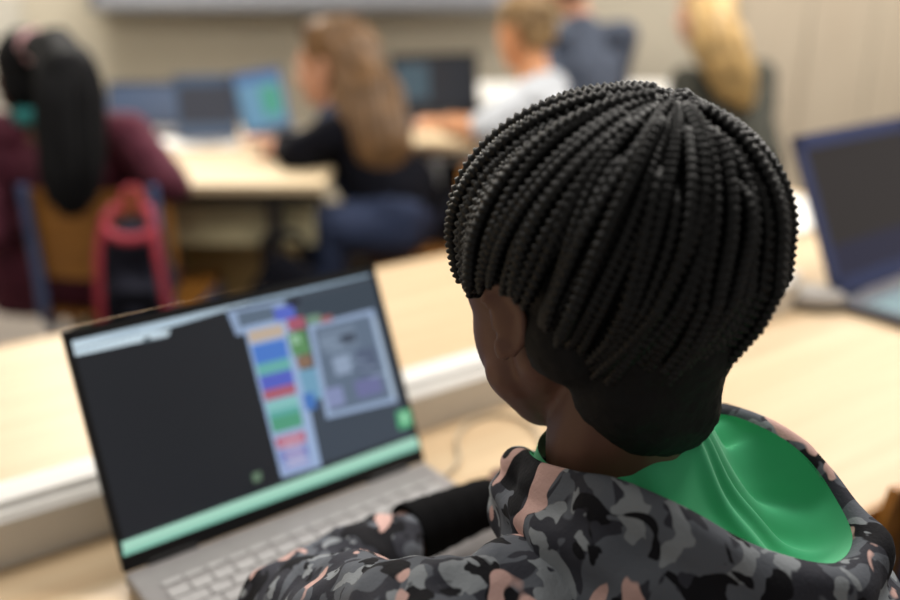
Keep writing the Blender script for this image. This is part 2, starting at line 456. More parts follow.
# green flag button and the pale task bar
content += [Q((70, 172, 112), (394, 412), (408, 408), (411, 426), (397, 430)), Q((150, 210, 170), (398, 414), (404, 412), (407, 422), (401, 424))]
content += [Q((164, 212, 192), (120, 542), (414, 436), (418, 447), (123, 556)), Q((130, 190, 170), (121, 552), (417, 444), (418, 448), (122, 556))]
content += [Q((96, 120, 98), (250, 474), (259, 471), (260, 480), (252, 483))]
laptop('laptop', 'open grey laptop showing colourful block coding in front of the child in the camouflage hoodie', LLOC, LY, LW, LD, LH, LT,
       (M['lap_grey'], M['key'], M['bezel'], M['bezel']), bez=(.006, .0055, .009, .020), screen=content)

def simple_screen(W, H, bez, base, extra=()):
    l, r, tp, bt = bez
    w = W-l-r; h = H-tp-bt
    out = [(scr(base[0], base[1]), [(l, H-tp), (W-r, H-tp), (W-r, bt), (l, bt)])]
    for c, s, u0, v0, u1, v1 in extra:
        out.append((scr(c, s), [(l+u0*w, H-tp-v0*h), (l+u1*w, H-tp-v0*h), (l+u1*w, H-tp-v1*h), (l+u0*w, H-tp-v1*h)]))
    return out
# dark laptop at the right of the near desk
rb = (.024, .02, .024, .03)
RL = V((.6025, 1.397, DESK))
laptop('laptop', 'open dark laptop with blue bezel and blank screen on the right of the near desk', RL, R(37.9), .345, .235, .264, R(24.5),
       (M['dark_lap'], M['key_reflect'], M['dark_lap'], M['blue_bezel'], M['bezel']), bez=rb, screen=simple_screen(.345, .264, rb, ((44, 38, 36), .8), [((36, 36, 60), .8, 0, .75, 1, 1)]))

# mouse beside it
ml = G(808, 306, DESK)
t = thing('computer_mouse', 'grey computer mouse lying beside the dark blue-edged laptop', 'mouse', ml, R(70))
b = MB(); b.ell((0, 0, .014), (.036, .058, .022)); b.bm.verts.ensure_lookup_table()
for v in b.bm.verts:
    if v.co.z < .006: v.co.z = .006
b.build('shell', M['mouse'], t)
b = MB(); b.ell((0, 0, .004), (.037, .059, .004)); b.build('base', M['mouse_d'], t)
b = MB(); b.cyl((-.003, .03, .033), (.003, .03, .033), .008); b.build('scroll_wheel', M['mouse_d'], t)
# white slab standing in for the bright reflection on the far desk
pc = G(806, 214, DESK)
t = thing('desk_glare', 'white slab standing in for the bright reflection on the far desk behind the dark laptop', 'paper', pc, YAW)
b = MB(); b.box((-.05, 0, .006), (.25, .2, .012)); b.build('glare_slab', M['paper'], t, False)
# cable from the laptop's right side, looping over the desk
b = MB(); z = DESK+.0035
cp = [G(440, 478, z), G(458, 462, z), G(457, 440, z), G(468, 423, z), G(492, 415, z), G(517, 418, z), G(536, 432, z), G(545, 455, z), G(560, 440, z)]
b.tube(catmull(cp, 10), .0022, 8)
tag(b.build('cable', M['cable']), 'thin beige cable looping over the desk right of the grey laptop', 'cable')

# ------------------------------------------------------------------ chairs
def make_chair(label):
    t = thing('chair', label, 'chair', group='orange plywood school chairs')
    rows = []
    for i in range(9):
        y = -.19+.38*i/8; zz = .445+.012*math.cos(PI*i/8)*(1 if i < 4 else -1)*.6
        if i == 8: zz -= .012
        rows.append([V((x*.19*(1-.06*abs(x)), y, zz+.010*x*x-.004)) for x in [k/6-1 for k in range(13)]])
    def solid(rows, h):
        b = MB(); n = len(rows)
        top = [[p+h for p in r] for r in rows]
        b.grid(top); b.grid([r[::-1] for r in rows])
        for A, B in ((rows[0], top[0]), (rows[-1], top[-1])): b.grid([A, B])
        b.grid([[r[0] for r in rows], [r[0] for r in top]]); b.grid([[r[-1] for r in rows], [r[-1] for r in top]])
        bmesh.ops.remove_doubles(b.bm, verts=b.bm.verts, dist=1e-5); return b
    solid(rows, V((0, 0, .012))).build('seat', M['chairwood'], t)
    rows = []
    for i in range(7):
        z = .56+.21*i/6
        rows.append([V((x*(.172 if 0 < i < 6 else .160), -.190-.022*(1-x*x)-.05*(z-.56), z)) for x in [k/6-1 for k in range(13)]])
    solid(rows, V((0, -.011, 0))).build('backrest', M['chairwood'], t)
    for sx in (-1, 1):
        b = MB(); b.tube(catmull([(sx*.165, -.15, .43), (sx*.158, -.20, .46), (sx*.146, -.222, .56), (sx*.146, -.236, .785)], 6), .0125, 10); b.build('back_post', M['tube'], t)
        for sy in (-1, 1):
            b = MB(); b.cyl((sx*.165, sy*.14, .436), (sx*.19, sy*.185, .012), .0115); lg = b.build('leg', M['tube'], t)
            b = MB(); b.cyl((sx*.19, sy*.185, .02), (sx*.1905, sy*.186, 0), .015); b.build('foot', M['rubber'], lg)
    b = MB()
    for sx in (-1, 1): b.cyl((sx*.165, -.15, .432), (sx*.165, .15, .432), .0115)
    b.cyl((-.165, .10, .432), (.165, .10, .432), .010); b.cyl((-.165, -.10, .432), (.165, -.10, .432), .010)
    b.build('seat_frame', M['tube'], t)
    return t

# ------------------------------------------------------------------ people
def head_shapes(b, Hm, k=1.0, eo=(.072, .072), es=1.0):
    """adds a head (skin) to b; Hm = matrix placing head frame: origin between the ears, y towards the face, z up"""
    m = Hm @ Matrix.Scale(k, 4)
    e = lambda c, r, rot=None: b.ell(c, r, m, 24, 14, rot)
    c = lambda p, q, r0, r1: b.cap(p, q, r0, r1, m, 12)
    e((0, -.012, .035), (.072, .092, .076)); e((0, .03, -.02), (.058, .058, .078))
    e((0, .052, -.088), (.028, .028, .022))
    for s in (-1, 1):
        c((s*.054, .0, -.04), (s*.022, .052, -.09), .019, .016)
        e((s*.034, .058, -.028), (.025, .024, .024))
        c((s*.012, .086, .021), (s*.045, .072, .02), .010, .009)
        e((s*.009, .098, -.034), (.008, .009, .007))
        # ear: shell, helix rim, lobe
        o = V((s*(eo[0] if s < 0 else eo[1]), -.008, -.008)); ro = (0, R(8)*s, R(-28)*s)
        ear = Euler(ro).to_matrix().to_4x4()
        em = m @ Matrix.Translation(o) @ ear @ Matrix.Scale(es, 4)
        b.ell((s*.004, -.002, 0), (.0045, .017, .027), em, 14, 10)
        ring = []
        for i in range(11):
            t = R(-60+i*28); ring.append(V((s*.008, -.018*math.sin(t)*1.0-.003, .029*math.cos(t))))
        for p, q in zip(ring, ring[1:]): b.cap(p, q, .0042, .0042, em, 8)
        b.ell((s*.006, .004, -.029), (.005, .008, .009), em, 10, 8)
    c((0, .086, .004), (0, .106, -.028), .008, .0105)
    c((-.017, .088, -.061), (.017, .088, -.061), .0065, .0065); c((-.014, .086, -.071), (.014, .086, -.071), .0075, .0075)
def eyes(par, Hm, k=1.0):
    m = Hm @ Matrix.Scale(k, 4)
    for s in (-1, 1):
        b = MB(); b.ell((s*.030, .0765, .002), (.0115, .0115, .0105), m, 14, 10)
        b.mi = 1; b.ell((s*.030, .0845, .002), (.0052, .004, .0052), m, 10, 8)
        b.build('eye', [M['eye'], M['iris']], par)
def hand_shapes(b, w, d, nrm, k=1.0, left=True, curl=.5):
    """palm from wrist w along d, palm normal nrm (towards the palm side); thumb on the side"""
    d = V(d).normalized(); nrm = V(nrm); nrm = (nrm-d*nrm.dot(d)).normalized(); s = d.cross(nrm)
    if left: s = -s
    w = V(w)
    for i in range(4):
        o = (i-1.5)*.0165*k
        b.cap(w+s*o*.6+d*.005, w+d*.062*k+s*o, .0115*k, .0095*k, None, 10)
        L = (.058, .066, .062, .048)[i]*k
        p0 = w+d*.064*k+s*o*1.08
        a1 = curl*.5; p1 = p0+(d*math.cos(a1)+nrm*math.sin(a1)+s*(i-1.5)*.05)*L*.45
        a2 = curl*1.1; p2 = p1+(d*math.cos(a2)+nrm*math.sin(a2))*L*.32
        a3 = curl*1.6; p3 = p2+(d*math.cos(a3)+nrm*math.sin(a3))*L*.23
        b.cap(p0, p1, .0082*k, .0076*k, None, 10); b.cap(p1, p2, .0076*k, .007*k, None, 10); b.cap(p2, p3, .007*k, .006*k, None, 10)
    t0 = w+d*.016*k-s*.016*k; t1 = t0+(d*.7-s*.6+nrm*.25).normalized()*.036*k; t2 = t1+(d*.9-s*.2+nrm*.3).normalized()*.028*k
    b.cap(w+d*.008, t0, .012*k, .0115*k, None, 10); b.cap(t0, t1, .0115*k, .0088*k, None, 10); b.cap(t1, t2, .0088*k, .007*k, None, 10)
def locks(b, paths, r0, n=6, seg=5):
    for p in paths:
        q = catmull(p, seg); N = len(q)
        b.tube(q, [r0*(.55+.9*math.sin(PI*min(1, .15+.8*i/(N-1)))) for i in range(N)], n)
def long_hair(par, name, Hm, k, path, radii, m, n=70, lock=.006, voxel=.008, fringe=True, seed=1):
    rnd = random.Random(seed)
    b = MB(); H = Hm @ Matrix.Scale(k, 4)
    b.ell((0, -.022, .046), (.081, .094, .083), H); b.ell((0, -.045, .0), (.074, .066, .07), H)
    for (p, q, r, s) in zip(path, path[1:], radii, radii[1:]): b.cap(p, q, r, s, None, 14)
    src = fuse(b, name, m, voxel, par, 5, .003, .02)
    b = MB(); sm = catmull(path, 6); paths = []
    rr = lambda t: radii[min(int(t), len(radii)-1)]+(radii[min(int(t)+1, len(radii)-1)]-radii[min(int(t), len(radii)-1)])*(t-int(t))
    for i in range(n):
        a = rnd.uniform(0, 2*PI); L = rnd.uniform(.75, 1.05)
        pts = []
        top = H @ V((.078*math.cos(a)*.4, -.02+.08*math.sin(a)*.4, .125)); pts.append(top)
        pts.append(H @ V((.082*math.cos(a)*.85, -.02+.095*math.sin(a)*.85, .095)))
        NP = len(path)
        for j in range(NP):
            t = j/(NP-1)
            tan = (V(path[min(j+1, NP-1)])-V(path[max(j-1, 0)])).normalized()
            ux = tan.cross(V((.3, .9, .2))).normalized(); uy = tan.cross(ux)
            r = radii[j]*rnd.uniform(.9, 1.06)
            pts.append(V(path[0]).lerp(V(path[j]), 1)+(ux*math.cos(a)+uy*math.sin(a))*r)
        pts = pts[:2]+pts[3:] if len(pts) > 4 else pts
        paths.append(pts)
    locks(b, paths, lock)
    me = b.mesh('locks', m)
    # join the locks into the hair mesh
    bm = bmesh.new(); bm.from_mesh(src.data); bm.from_mesh(me); bm.to_mesh(src.data); bm.free(); bpy.data.meshes.remove(me)
    src.data.polygons.foreach_set('use_smooth', [True]*len(src.data.polygons))
    return src
def short_hair(par, name, Hm, k, m, n=160, seed=3):
    rnd = random.Random(seed); b = MB(); H = Hm @ Matrix.Scale(k, 4)
    b.ell((0, -.02, .05), (.079, .092, .076), H); b.ell((0, -.055, .005), (.068, .055, .065), H)
    src = fuse(b, name, m, .006, par, 4, .004, .018)
    b = MB(); paths = []
    for i in range(n):
        a = rnd.uniform(0, 2*PI); z = rnd.uniform(-.01, 1)
        fr = math.sin(a) > .35
        if fr and z < .5: z = rnd.uniform(.5, 1)
        h = math.sqrt(max(0, 1-z*z)); p = V((.079*h*math.cos(a), -.02+.092*h*math.sin(a), .05+.076*z))
        d = V((math.cos(a)*.6, math.sin(a)*.6+.2, -.55)).normalized()
        o = (p-V((0, -.02, .05))).normalized()
        paths.append([H@(p-o*.004), H@(p+o*.005+d*.014), H@(p+o*.004+d*.034)])
    locks(b, paths, .0045, 5, 3)
    me = b.mesh('locks', m); bm = bmesh.new(); bm.from_mesh(src.data); bm.from_mesh(me); bm.to_mesh(src.data); bm.free(); bpy.data.meshes.remove(me)
    src.data.polygons.foreach_set('use_smooth', [True]*len(src.data.polygons))
    return src

def person(label, loc, rz, J, mats, vox=.008, hk=1.0, sleeve='long', arm_r=1.0, extra_top=None):
    """J: joints in local coordinates (x right, y forward, z up)"""
    t = thing('person', label, 'person', loc, rz)
    Hm = Matrix.Translation(J['head']) @ Euler(J.get('hrot', (0, 0, 0))).to_matrix().to_4x4()
    b = MB(); head_shapes(b, Hm, hk)
    nb = V(J['neck'])
    b.cap(Hm @ V((0, -.022, -.05)), nb, .043*hk, .047*hk); b.cap(nb, nb+V((0, -.01, -.05)), .05, .06)
    chest = V(J['chest']); hip = V(J['hip'])
    b.cap(nb+V((0, -.01, -.07)), chest, .07, .085); b.cap(chest, hip, .085, .09)
    for s in ('L', 'R'):
        sh, el, wr = V(J['sh'+s]), V(J['el'+s]), V(J['wr'+s])
        b.cap(nb+(sh-nb)*.45+V((0, -.008, -.03)), sh, .034, .030); b.cap(sh, el, .032*arm_r, .029*arm_r); b.cap(el, wr, .029*arm_r, .020*arm_r)
        b.ell(wr, (.021*arm_r,)*3)
        hd = V(J.get('hd'+s, wr-el)); hand_shapes(b, wr+hd.normalized()*.006, hd, V(J.get('hn'+s, (0, 0, -1))), .92, s == 'L', J.get('curl', .5))
        kn, ft = V(J['kn'+s]), V(J['ft'+s]); hj = hip+V(((-.075 if s == 'L' else .075), 0, -.02))
        b.cap(hj, kn, .06, .044); b.cap(kn, ft, .044, .028)
    body = fuse(b, 'body', mats['skin'], vox, t, 4)
    eyes(t, Hm, hk)
    # top
    b = MB()
    b.cap(nb+V((0, -.012, -.035)), chest, .062, .112); b.cap(chest, hip+V((0, 0, .06)), .112, .118)
    wd = J.get('wide', .05); b.cap(chest+V((-wd, 0, 0)), hip+V((-wd, 0, .05)), .09, .095); b.cap(chest+V((wd, 0, 0)), hip+V((wd, 0, .05)), .09, .095)
    for s in ('L', 'R'):
        sh, el, wr = V(J['sh'+s]), V(J['el'+s]), V(J['wr'+s])
        b.cap(nb+(sh-nb)*.3+V((0, -.01, -.045)), sh, .05, .05*arm_r)
        if sleeve == 'long':
            b.cap(sh, el, .05*arm_r, .043*arm_r); b.cap(el, el+(wr-el)*.9, .043*arm_r, .031*arm_r)
        else:
            b.cap(sh, sh+(el-sh)*.85, .054*arm_r, .050*arm_r)
    if 'hem' in J: b.cap(hip+V((-.13, 0, -.01)), hip+V((.13, 0, -.01)), J['hem'], J['hem'])
    top = fuse(b, mats.get('topname', 'sweater'), mats['top'], vox, t, 5, .006, .05)
    b = MB()
    for s in ('L', 'R'):
        kn, ft = V(J['kn'+s]), V(J['ft'+s]); hj = hip+V(((-.075 if s == 'L' else .075), 0, -.015))
        b.cap(hj, kn, .088, .062); b.cap(kn, ft+V((0, 0, .05)), .060, .045)
    wz = J.get('waist', .02); b.cap(hip+V((-.06, 0, .02)), hip+V((.06, 0, .02)), .10, .10); b.cap(hip, hip+(chest-hip).normalized()*wz, .115, .125 if wz > .05 else .10)
    fuse(b, 'trousers', mats['legs'], vox, t, 4, .004, .05)
    for s in ('L', 'R'):
        ft = V(J['ft'+s]); f = V(J.get('toe', (0, 1, 0)))
        b = MB(); b.cap(ft+V((0, 0, -.02))-f*.02, ft+V((0, 0, -.03))+f*.10, .042, .036); b.cap(ft, ft+V((0, 0, .03)), .042, .042)
        zmin = ft.z-.07
        fuse(b, 'shoe', mats.get('shoe', M['shoe']), .008, t, 3)
    return t, Hm
def seated(head, neck, lean=0, elb=None, wrs=None, sy=0, hipz=.55, shw=.15, hrot=(0, 0, 0), hipy=None, knees=None, feet=None, curl=.5, **kw):
    head = V(head); neck = V(neck)
    hy = neck.y-.03-lean if hipy is None else hipy
    hip = V((0, hy, hipz)); chest = neck.lerp(hip, .36)
    J = dict(head=head, neck=neck, hip=hip, chest=chest, hrot=hrot, curl=curl,
             shL=neck+V((-shw, -.015, -.062)), shR=neck+V((shw, -.015, -.062)),
             elL=elb[0], elR=elb[1], wrL=wrs[0], wrR=wrs[1])
    J['knL'], J['knR'] = knees or (V((-.10, hy+.38, hipz-.01)), V((.10, hy+.38, hipz-.01)))
    J['ftL'], J['ftR'] = feet or (V((-.11, hy+.36, .075)), V((.11, hy+.36, .075)))
    J.update(kw)
    return J

# ---- foreground child in the camouflage hoodie
KY = R(35.8)
HC = P(607, 281, .575)                      # centre between the ears
kn_ = V((-math.sin(KY), math.cos(KY), 0)); ka_ = V((math.cos(KY), math.sin(KY), 0))
HREF = P(598, 270, .575)
ROOT = V((HREF.x, HREF.y, 0))-kn_*.06
def KL(p):                                   # world -> child's local frame
    q = V(p)-ROOT; return V((q.dot(ka_), q.dot(kn_), q.z))
headL = KL(HC)
elL = KL(G(296, 616, .80)); slv = KL(G(416, 531, .806)); wrL = KL(G(494, 499, .806))
t = thing('person', 'child with short black braids in a camouflage hoodie, seen from behind at the grey laptop', 'person', ROOT, KY)
kid = t
Hm = Matrix.Translation(headL) @ Euler((R(-10), 0, R(-8))).to_matrix().to_4x4()
nb = V((0, .035, .955)); chest = V((0, -.03, .80)); hip = V((0, -.13, .54))
b = MB(); head_shapes(b, Hm, .92, (.083, .058), .8)
for s in (-1, 1): b.ell((s*.040, .042, -.030), (.026, .036, .043), Hm, 20, 14); b.ell((s*.050, .040, .005), (.020, .034, .04), Hm, 20, 14); b.cap((s*.046, .034, -.052), (s*.018, .052, -.080), .022, .021, Hm)
b.cap(Hm@V((.0, -.026, -.045)), nb+V((.002, .001, .02)), .041, .046); b.cap(nb+V((.002, .001, .02)), nb+V((0, -.01, -.06)), .046, .048)
b.cap(nb+V((0, -.02, -.09)), chest, .055, .085); b.cap(chest, hip, .085, .09)
shL = V((-.146, .030, .893)); shR = V((.148, .02, .880))
elR = V((.235, .12, .80)); wrR = V((.145, .165, .79))
for s, sh, el, wr in ((-1, shL, elL, wrL), (1, shR, elR, wrR)):
    b.cap(chest+(sh-chest)*.6, sh, .05, .034); md_ = slv if s < 0 else el.lerp(wr, .5)
    b.cap(sh, el, .032, .027); b.cap(el, md_, .026, .021); b.cap(md_, wr, .020, .018)
    d = (wr-md_).normalized()
    hand_shapes(b, wr+d*.004, d+V((0, .15 if s < 0 else .1, .0)), (0, 0, -1), .92, s < 0, .35 if s < 0 else .85)
    b.cap(hip+V((s*.075, 0, -.02)), V((s*.10, .25, .52)), .06, .044); b.cap(V((s*.10, .25, .52)), V((s*.11, .22, .08)), .044, .028)
fuse(b, 'body', M['skin_dark'], .0033, t, 5)
eyes(t, Hm, .92)
# hoodie
b = MB()
b.cap(nb+V((0, -.015, -.085)), chest, .062, .112); b.cap(chest, hip+V((0, 0, .02)), .112, .12)
for s in (-1, 1): b.cap(chest+V((s*.055, 0, 0)), hip+V((s*.055, 0, .02)), .095, .10)
for s, sh, el, wr in ((-1, shL, elL, slv), (1, shR, elR, V((.19, .143, .796)))):
    b.cap(V((s*.035, .015, .885)), sh, .050, .048); b.cap(sh, el, .049, .044); b.cap(el, wr-(wr-el).normalized()*.024, .044, .027)
    b.cap(el.lerp(wr, .5), el.lerp(wr, .72), .037, .033)
hoodie = fuse(b, 'hoodie', M['camo'], .005, t, 4, .0065, .035)
for s, p, q in ((-1, slv, wrL), (1, V((.198, .139, .796)), V((.148, .163, .79)))):
    b = MB(); d = (q-p).normalized(); pts = [p-d*.008+d*((q-p).length+.004)*i/14 for i in range(15)]
    b.tube(pts, [.0265-.005*(i/14)+.0006*math.sin(i*2.2) for i in range(15)], 28); b.build('cuff', M['cuff'], t)
b = MB()
for s in (-1, 1):
    b.cap(hip+V((s*.075, 0, -.01)), V((s*.10, .25, .53)), .092, .066); b.cap(V((s*.10, .25, .53)), V((s*.11, .22, .13)), .062, .048)
b.cap(hip+V((-.06, 0, 0)), hip+V((.06, 0, 0)), .10, .10)
fuse(b, 'trousers', M['navy'], .008, t, 4, .004, .05)
for s in (-1, 1):
    f = V((s*.11, .22, .075)); b = MB(); b.cap(f+V((0, -.02, -.03)), f+V((0, .11, -.038)), .042, .036); b.cap(f, f+V((0, 0, .04)), .042, .042)
    fuse(b, 'shoe', M['shoe'], .007, t, 3)
# hood: closed rim loop, thick outer roll and green lining
rim = [(0, .100, .930), (-.034, .080, .950), (-.050, .050, .960), (-.052, .014, .970), (-.047, -.012, .976), (-.027, -.042, .966), (.008, -.064, .945),
       (.048, -.088, .934), (.086, -.080, .932), (.106, -.052, .942), (.105, -.028, .960), (.098, -.002, .970), (.090, .030, .970), (.068, .072, .955), (.038, .098, .940)]
rim = [(x, y, z+.009*max(0, min(1, (.03-x)/.05))) for x, y, z in rim]
rl = catmull(rim, 8, True); NR = len(rl); cen = V((.005, .025, .93))
def out_dir(i):
    tn = rl[(i+1) % NR]-rl[i-1]; o = V((tn.y, -tn.x, 0)); 
    if o.length < 1e-9: o = V((0, 1, 0))
    o.normalize()
    if o.dot(rl[i]-cen) < 0: o = -o
    return o
outs = [out_dir(i) for i in range(NR)]
for _ in range(6): outs = [(outs[i-1]+outs[i]*2+outs[(i+1) % NR]).normalized() for i in range(NR)]
def backness(p): return max(0, min(1, (.06-p.y)/.13))
rows_o = []; prof_o = [(-.002, -.001), (.002, .0035), (.008, .004), (.013, .001), (.018, -.006), (.021, -.014), (.0195, -.021), (.025, -.026), (.032, -.032), (.036, -.041), (.033, -.050), (.036, -.060), (.038, -.072), (.032, -.088), (.014, -.104)]
for (dx, dz) in prof_o:
    r = []
    for i in range(NR):
        k = .55+.45*backness(rl[i]); p = rl[i]+outs[i]*dx*k*1.1+V((0, 0, dz*(.75+.4*backness(rl[i]))))
        w = noise.noise(p*28)*.004+noise.noise(p*70)*.0015
        if dx > .01: p += outs[i]*w*2+V((0, 0, w))
        r.append(p)
    rows_o.append(r)
b = MB(); b.grid(rows_o, True)
hood = b.build('hood', M['camo'], t, True, 180)
md = hood.modifiers.new('sub', 'SUBSURF'); md.levels = 1; md.render_levels = 1
# seams on the hood: two sewn fold ridges running over its left side
def hood_pt(i, j, lift=0):
    i = int(i) % NR; return rows_o[j][i]+outs[i]*lift
rows_l = []
neck_c = V((0, .043, 0))
for k in range(15):
    u = k/14; r = []
    for i in range(NR):
        p0 = rl[i]; dn = p0-neck_c; dn.z = 0; q = neck_c+dn.normalized()*.044; q.z = .966+.034*max(0, min(1, (-dn.normalized().y*.6+dn.normalized().x*.8+.3)))
        far = (p0.xy-q.xy).length
        p = p0.lerp(q, u); dip = -.36*far*math.sin(PI*min(1, u*1.15))*(1-.35*u)-.006*math.sin(PI*u)
        p.z += dip
        fold = math.sin(i*.62+2*math.sin(i*.2))*.0035*math.sin(PI*u)*min(1, far/.06)+noise.noise(V((p.x*26, p.y*26, u*3)))*.006*math.sin(PI*u)*min(1, far/.06)
        p.z += fold; p += outs[i]*fold*.6
        if k == 0: p = rl[i]-outs[i]*.0015
        r.append(p)
    rows_l.append(r)
b = MB(); b.grid(rows_l, True)
lin_ = b.build('lining', M['green'], hood, True, 180)
md = lin_.modifiers.new('sub', 'SUBSURF'); md.levels = 1; md.render_levels = 1
# braided hair
HK = 1.0
DC = V((0, -.010, .033)); DR = V((.091, .102, .077))
tap = [(0, 1), (.03, .97), (.05, .85), (.07, .67), (.09, .50), (.115, .38), (.14, .34)]
def taper(z):
    for (a, u), (c, w) in zip(tap, tap[1:]):
        if z <= c: return u+(w-u)*(z-a)/(c-a)
    return tap[-1][1]
def dome(d, off=0):
    d = d.normalized()
    if d.z >= 0:
        r = 1/math.sqrt((d.x/DR.x)**2+(d.y/DR.y)**2+(d.z/DR.z)**2)
    else:
        h = math.hypot(d.x/DR.x, d.y/DR.y)
        lo, hi = 0, .25
        for _ in range(24):
            r = (lo+hi)/2
            if r*h < taper(-r*d.z): lo = r
            else: hi = r
    return DC+d*(r+off)
def hem(p):
    a = math.degrees(math.atan2(p.x-DC.x, p.y-DC.y))   # 0 = face, 180 = nape
    if a > 0: a = min(180, a*1.28) if a > 70 else a*1.0
    a = abs(a)
    T = [(0, .030), (40, .012), (62, .002), (78, .008), (92, .016), (104, .010), (116, -.004), (128, -.030), (142, -.064), (160, -.082), (180, -.086)]
    for (x, u), (y, w) in zip(T, T[1:]):
        if a <= y: return u+(w-u)*(a-x)/(y-x)
    return T[-1][1]
TI = Matrix.Rotation(R(30), 3, 'X') @ Matrix.Rotation(R(9), 3, 'Y')        # crown tips to the back
b = MB(); rnd = random.Random(11)
NS = 148
def lobes(ph, w):
    return lambda a, s: (.74+.34*abs(math.cos(a-s*w+ph)))*(1+.24*math.sin(s*w*2+ph))
for k in range(NS):
    th = 2*PI*(k+rnd.uniform(-.3, .3))/NS
    ps0 = R((5, 40, 22, 44)[k % 4]+rnd.uniform(-3, 3)); off = rnd.uniform(-.004, .0028)+(-.001 if k % 2 else .0012)
    pts = []; ps = ps0; wob = rnd.uniform(0, 6); am = rnd.uniform(.01, .06); rs = rnd.uniform(.82, 1.14)
    while ps < R(175):
        tt = th+am*math.sin(ps*3+wob)
        d = TI @ V((math.sin(ps)*math.sin(tt), math.sin(ps)*math.cos(tt), math.cos(ps)))
        p = dome(d, off if ps > ps0+.12 else off-.005*(1-(ps-ps0)/.12))
        if p.z < hem(p)-.004+rnd.uniform(-.004, .004) and ps > R(60): break
        pts.append(Hm @ p); ps += .013
    if len(pts) < 4: continue
    n = len(pts)
    b.tube(pts, [.0036*rs*min(1, .5+i*.06)*(1 if i < n-8 else .5+.06*(n-i)) for i in range(n)], 8, None, lobes(rnd.uniform(0, 6), rnd.uniform(560, 720)))
hair = b.build('hair', M['braid'], t, True, 180)
# close under layer following the scalp down to the nape
b = MB()
b.ell((0, -.012, .031), (.083, .094, .074), Hm, 32, 20)
b.ell((0, -.044, -.012), (.056, .044, .060), Hm, 24, 16)
b.cap((-.014, -.038, -.050), (.008, -.038, -.052), .037, .036, Hm); b.cap((-.004, -.036, -.066), (.012, -.034, -.069), .034, .034, Hm); b.cap((.045, -.01, -.0), (.020, -.026, -.045), .028, .028, Hm)
b.cap((-.046, -.03, -.02), (.046, -.03, -.02), .030, .030, Hm)
sc = fuse(b, 'scalp_hair', M['scalp'], .004, t, 5, .0012, .006)
# clip the under layer off the face
bm = bmesh.new(); bm.from_mesh(sc.data); HI = Hm.inverted(); kill = []
for f in bm.faces:
    q = HI @ f.calc_center_median(); 
    if q.y > .02 and q.z < .03: kill.append(f)
    elif q.y > -.022 and q.z < -.012 and abs(q.x) > .03: kill.append(f)
bmesh.ops.delete(bm, geom=kill, context='FACES'); bm.to_mesh(sc.data); bm.free()

# ---- chairs first, then the other pupils
ch0 = make_chair('orange plywood chair under the child in the camouflage hoodie')
def place_chair(loc, rz, label, first=[True]):
    if first[0]:
        first[0] = False; ch0.location = loc; ch0.rotation_euler = (0, 0, rz); ch0['label'] = label; return ch0
    return dup(ch0, loc, rz, label)
place_chair(ROOT+kn_*(-.13), KY, 'orange plywood chair under the child in the camouflage hoodie')
place_chair(D(.985, nE-.030+.216), YAW, 'empty orange plywood chair pushed under the near desk at its right end')

# girl in maroon
gx = G(98, 190, .775)
GC = V((gx.x-.015, gx.y+.235, 0))
place_chair(GC, R(-2), 'orange plywood chair with blue frame holding the girl in the maroon sweater')
hd = P(34, 84, 2.22)
GP = V((GC.x-.135, GC.y, 0))
gl = lambda p: V((V(p).x-GP.x, V(p).y-GP.y, V(p).z))
h = gl(hd)
J = seated(h, gl(P(52, 106, 2.20)), elb=(gl(P(-12, 236, 2.12)), gl(P(170, 184, 2.16))), wrs=(V((-.14, .28, .60)), gl(P(150, 158, 2.42))), hipz=.54, hipy=-.04, shw=.172, wide=.095, hem=.125,
           hrot=(R(-6), 0, R(22)))
p1, HG = person('girl in a maroon sweater with a long black ponytail, seated with her back turned', GP, 0, J,
                dict(skin=M['skin_dark'], top=M['maroon'], legs=M['tealgreen']), arm_r=1.1)
b = MB(); b.ell((0, -.02, .048), (.080, .095, .080), HG); b.ell((0, -.05, .0), (.072, .058, .066), HG)
fuse(b, 'hair', M['hair_black'], .006, p1, 4, .003, .015)
sc0 = gl(P(31, 52, 2.13)); base = HG @ V((0, -.085, .085))
tl = [base, gl(P(56, 48, 2.06)), gl(P(68, 75, 2.0)), gl(P(70, 120, 1.99)), gl(P(72, 165, 1.99)), gl(P(72, 198, 1.995))]
b = MB(); rnd = random.Random(5); rad = [.028, .050, .062, .064, .060, .045]
for p, q, r, s in zip(tl, tl[1:], rad, rad[1:]): b.cap(p, q, r*.92, s*.92)
pt = fuse(b, 'ponytail', M['hair_black'], .007, p1, 4, .003, .02)
b = MB(); paths = []
for i in range(80):
    a = rnd.uniform(0, 2*PI); pts = []
    for p, r in zip(tl, rad): pts.append(V(p)+V((math.cos(a), math.sin(a), 0))*r*rnd.uniform(.92, 1.03)+V((0, 0, rnd.uniform(-.012, .0))))
    paths.append(pts)
locks(b, paths, .005)
me = b.mesh('x', M['hair_black']); bm = bmesh.new(); bm.from_mesh(pt.data); bm.from_mesh(me); bm.to_mesh(pt.data); bm.free(); bpy.data.meshes.remove(me)
pt.data.polygons.foreach_set('use_smooth', [True]*len(pt.data.polygons))
b = MB(); ax = (V(tl[1])-V(tl[0])).normalized(); mid = V(tl[0]).lerp(V(tl[1]), .25); ux = ax.cross(V((0, 0, 1))).normalized(); uy = ax.cross(ux)
b.tube([mid+(ux*math.cos(a)+uy*math.sin(a))*(.024+.003*math.sin(a*9)) for a in [2*PI*i/54 for i in range(55)]], [.013+.003*math.sin(i*1.7) for i in range(55)], 10)
b.build('scrunchie', M['pink'], p1)
nk = V(J['neck'])
b = MB(); b.tube([nk+V((math.cos(a)*.068, math.sin(a)*.062-.005, -.018)) for a in [2*PI*i/30 for i in range(31)]], .022, 10); b.build('collar', M['teal'], p1)

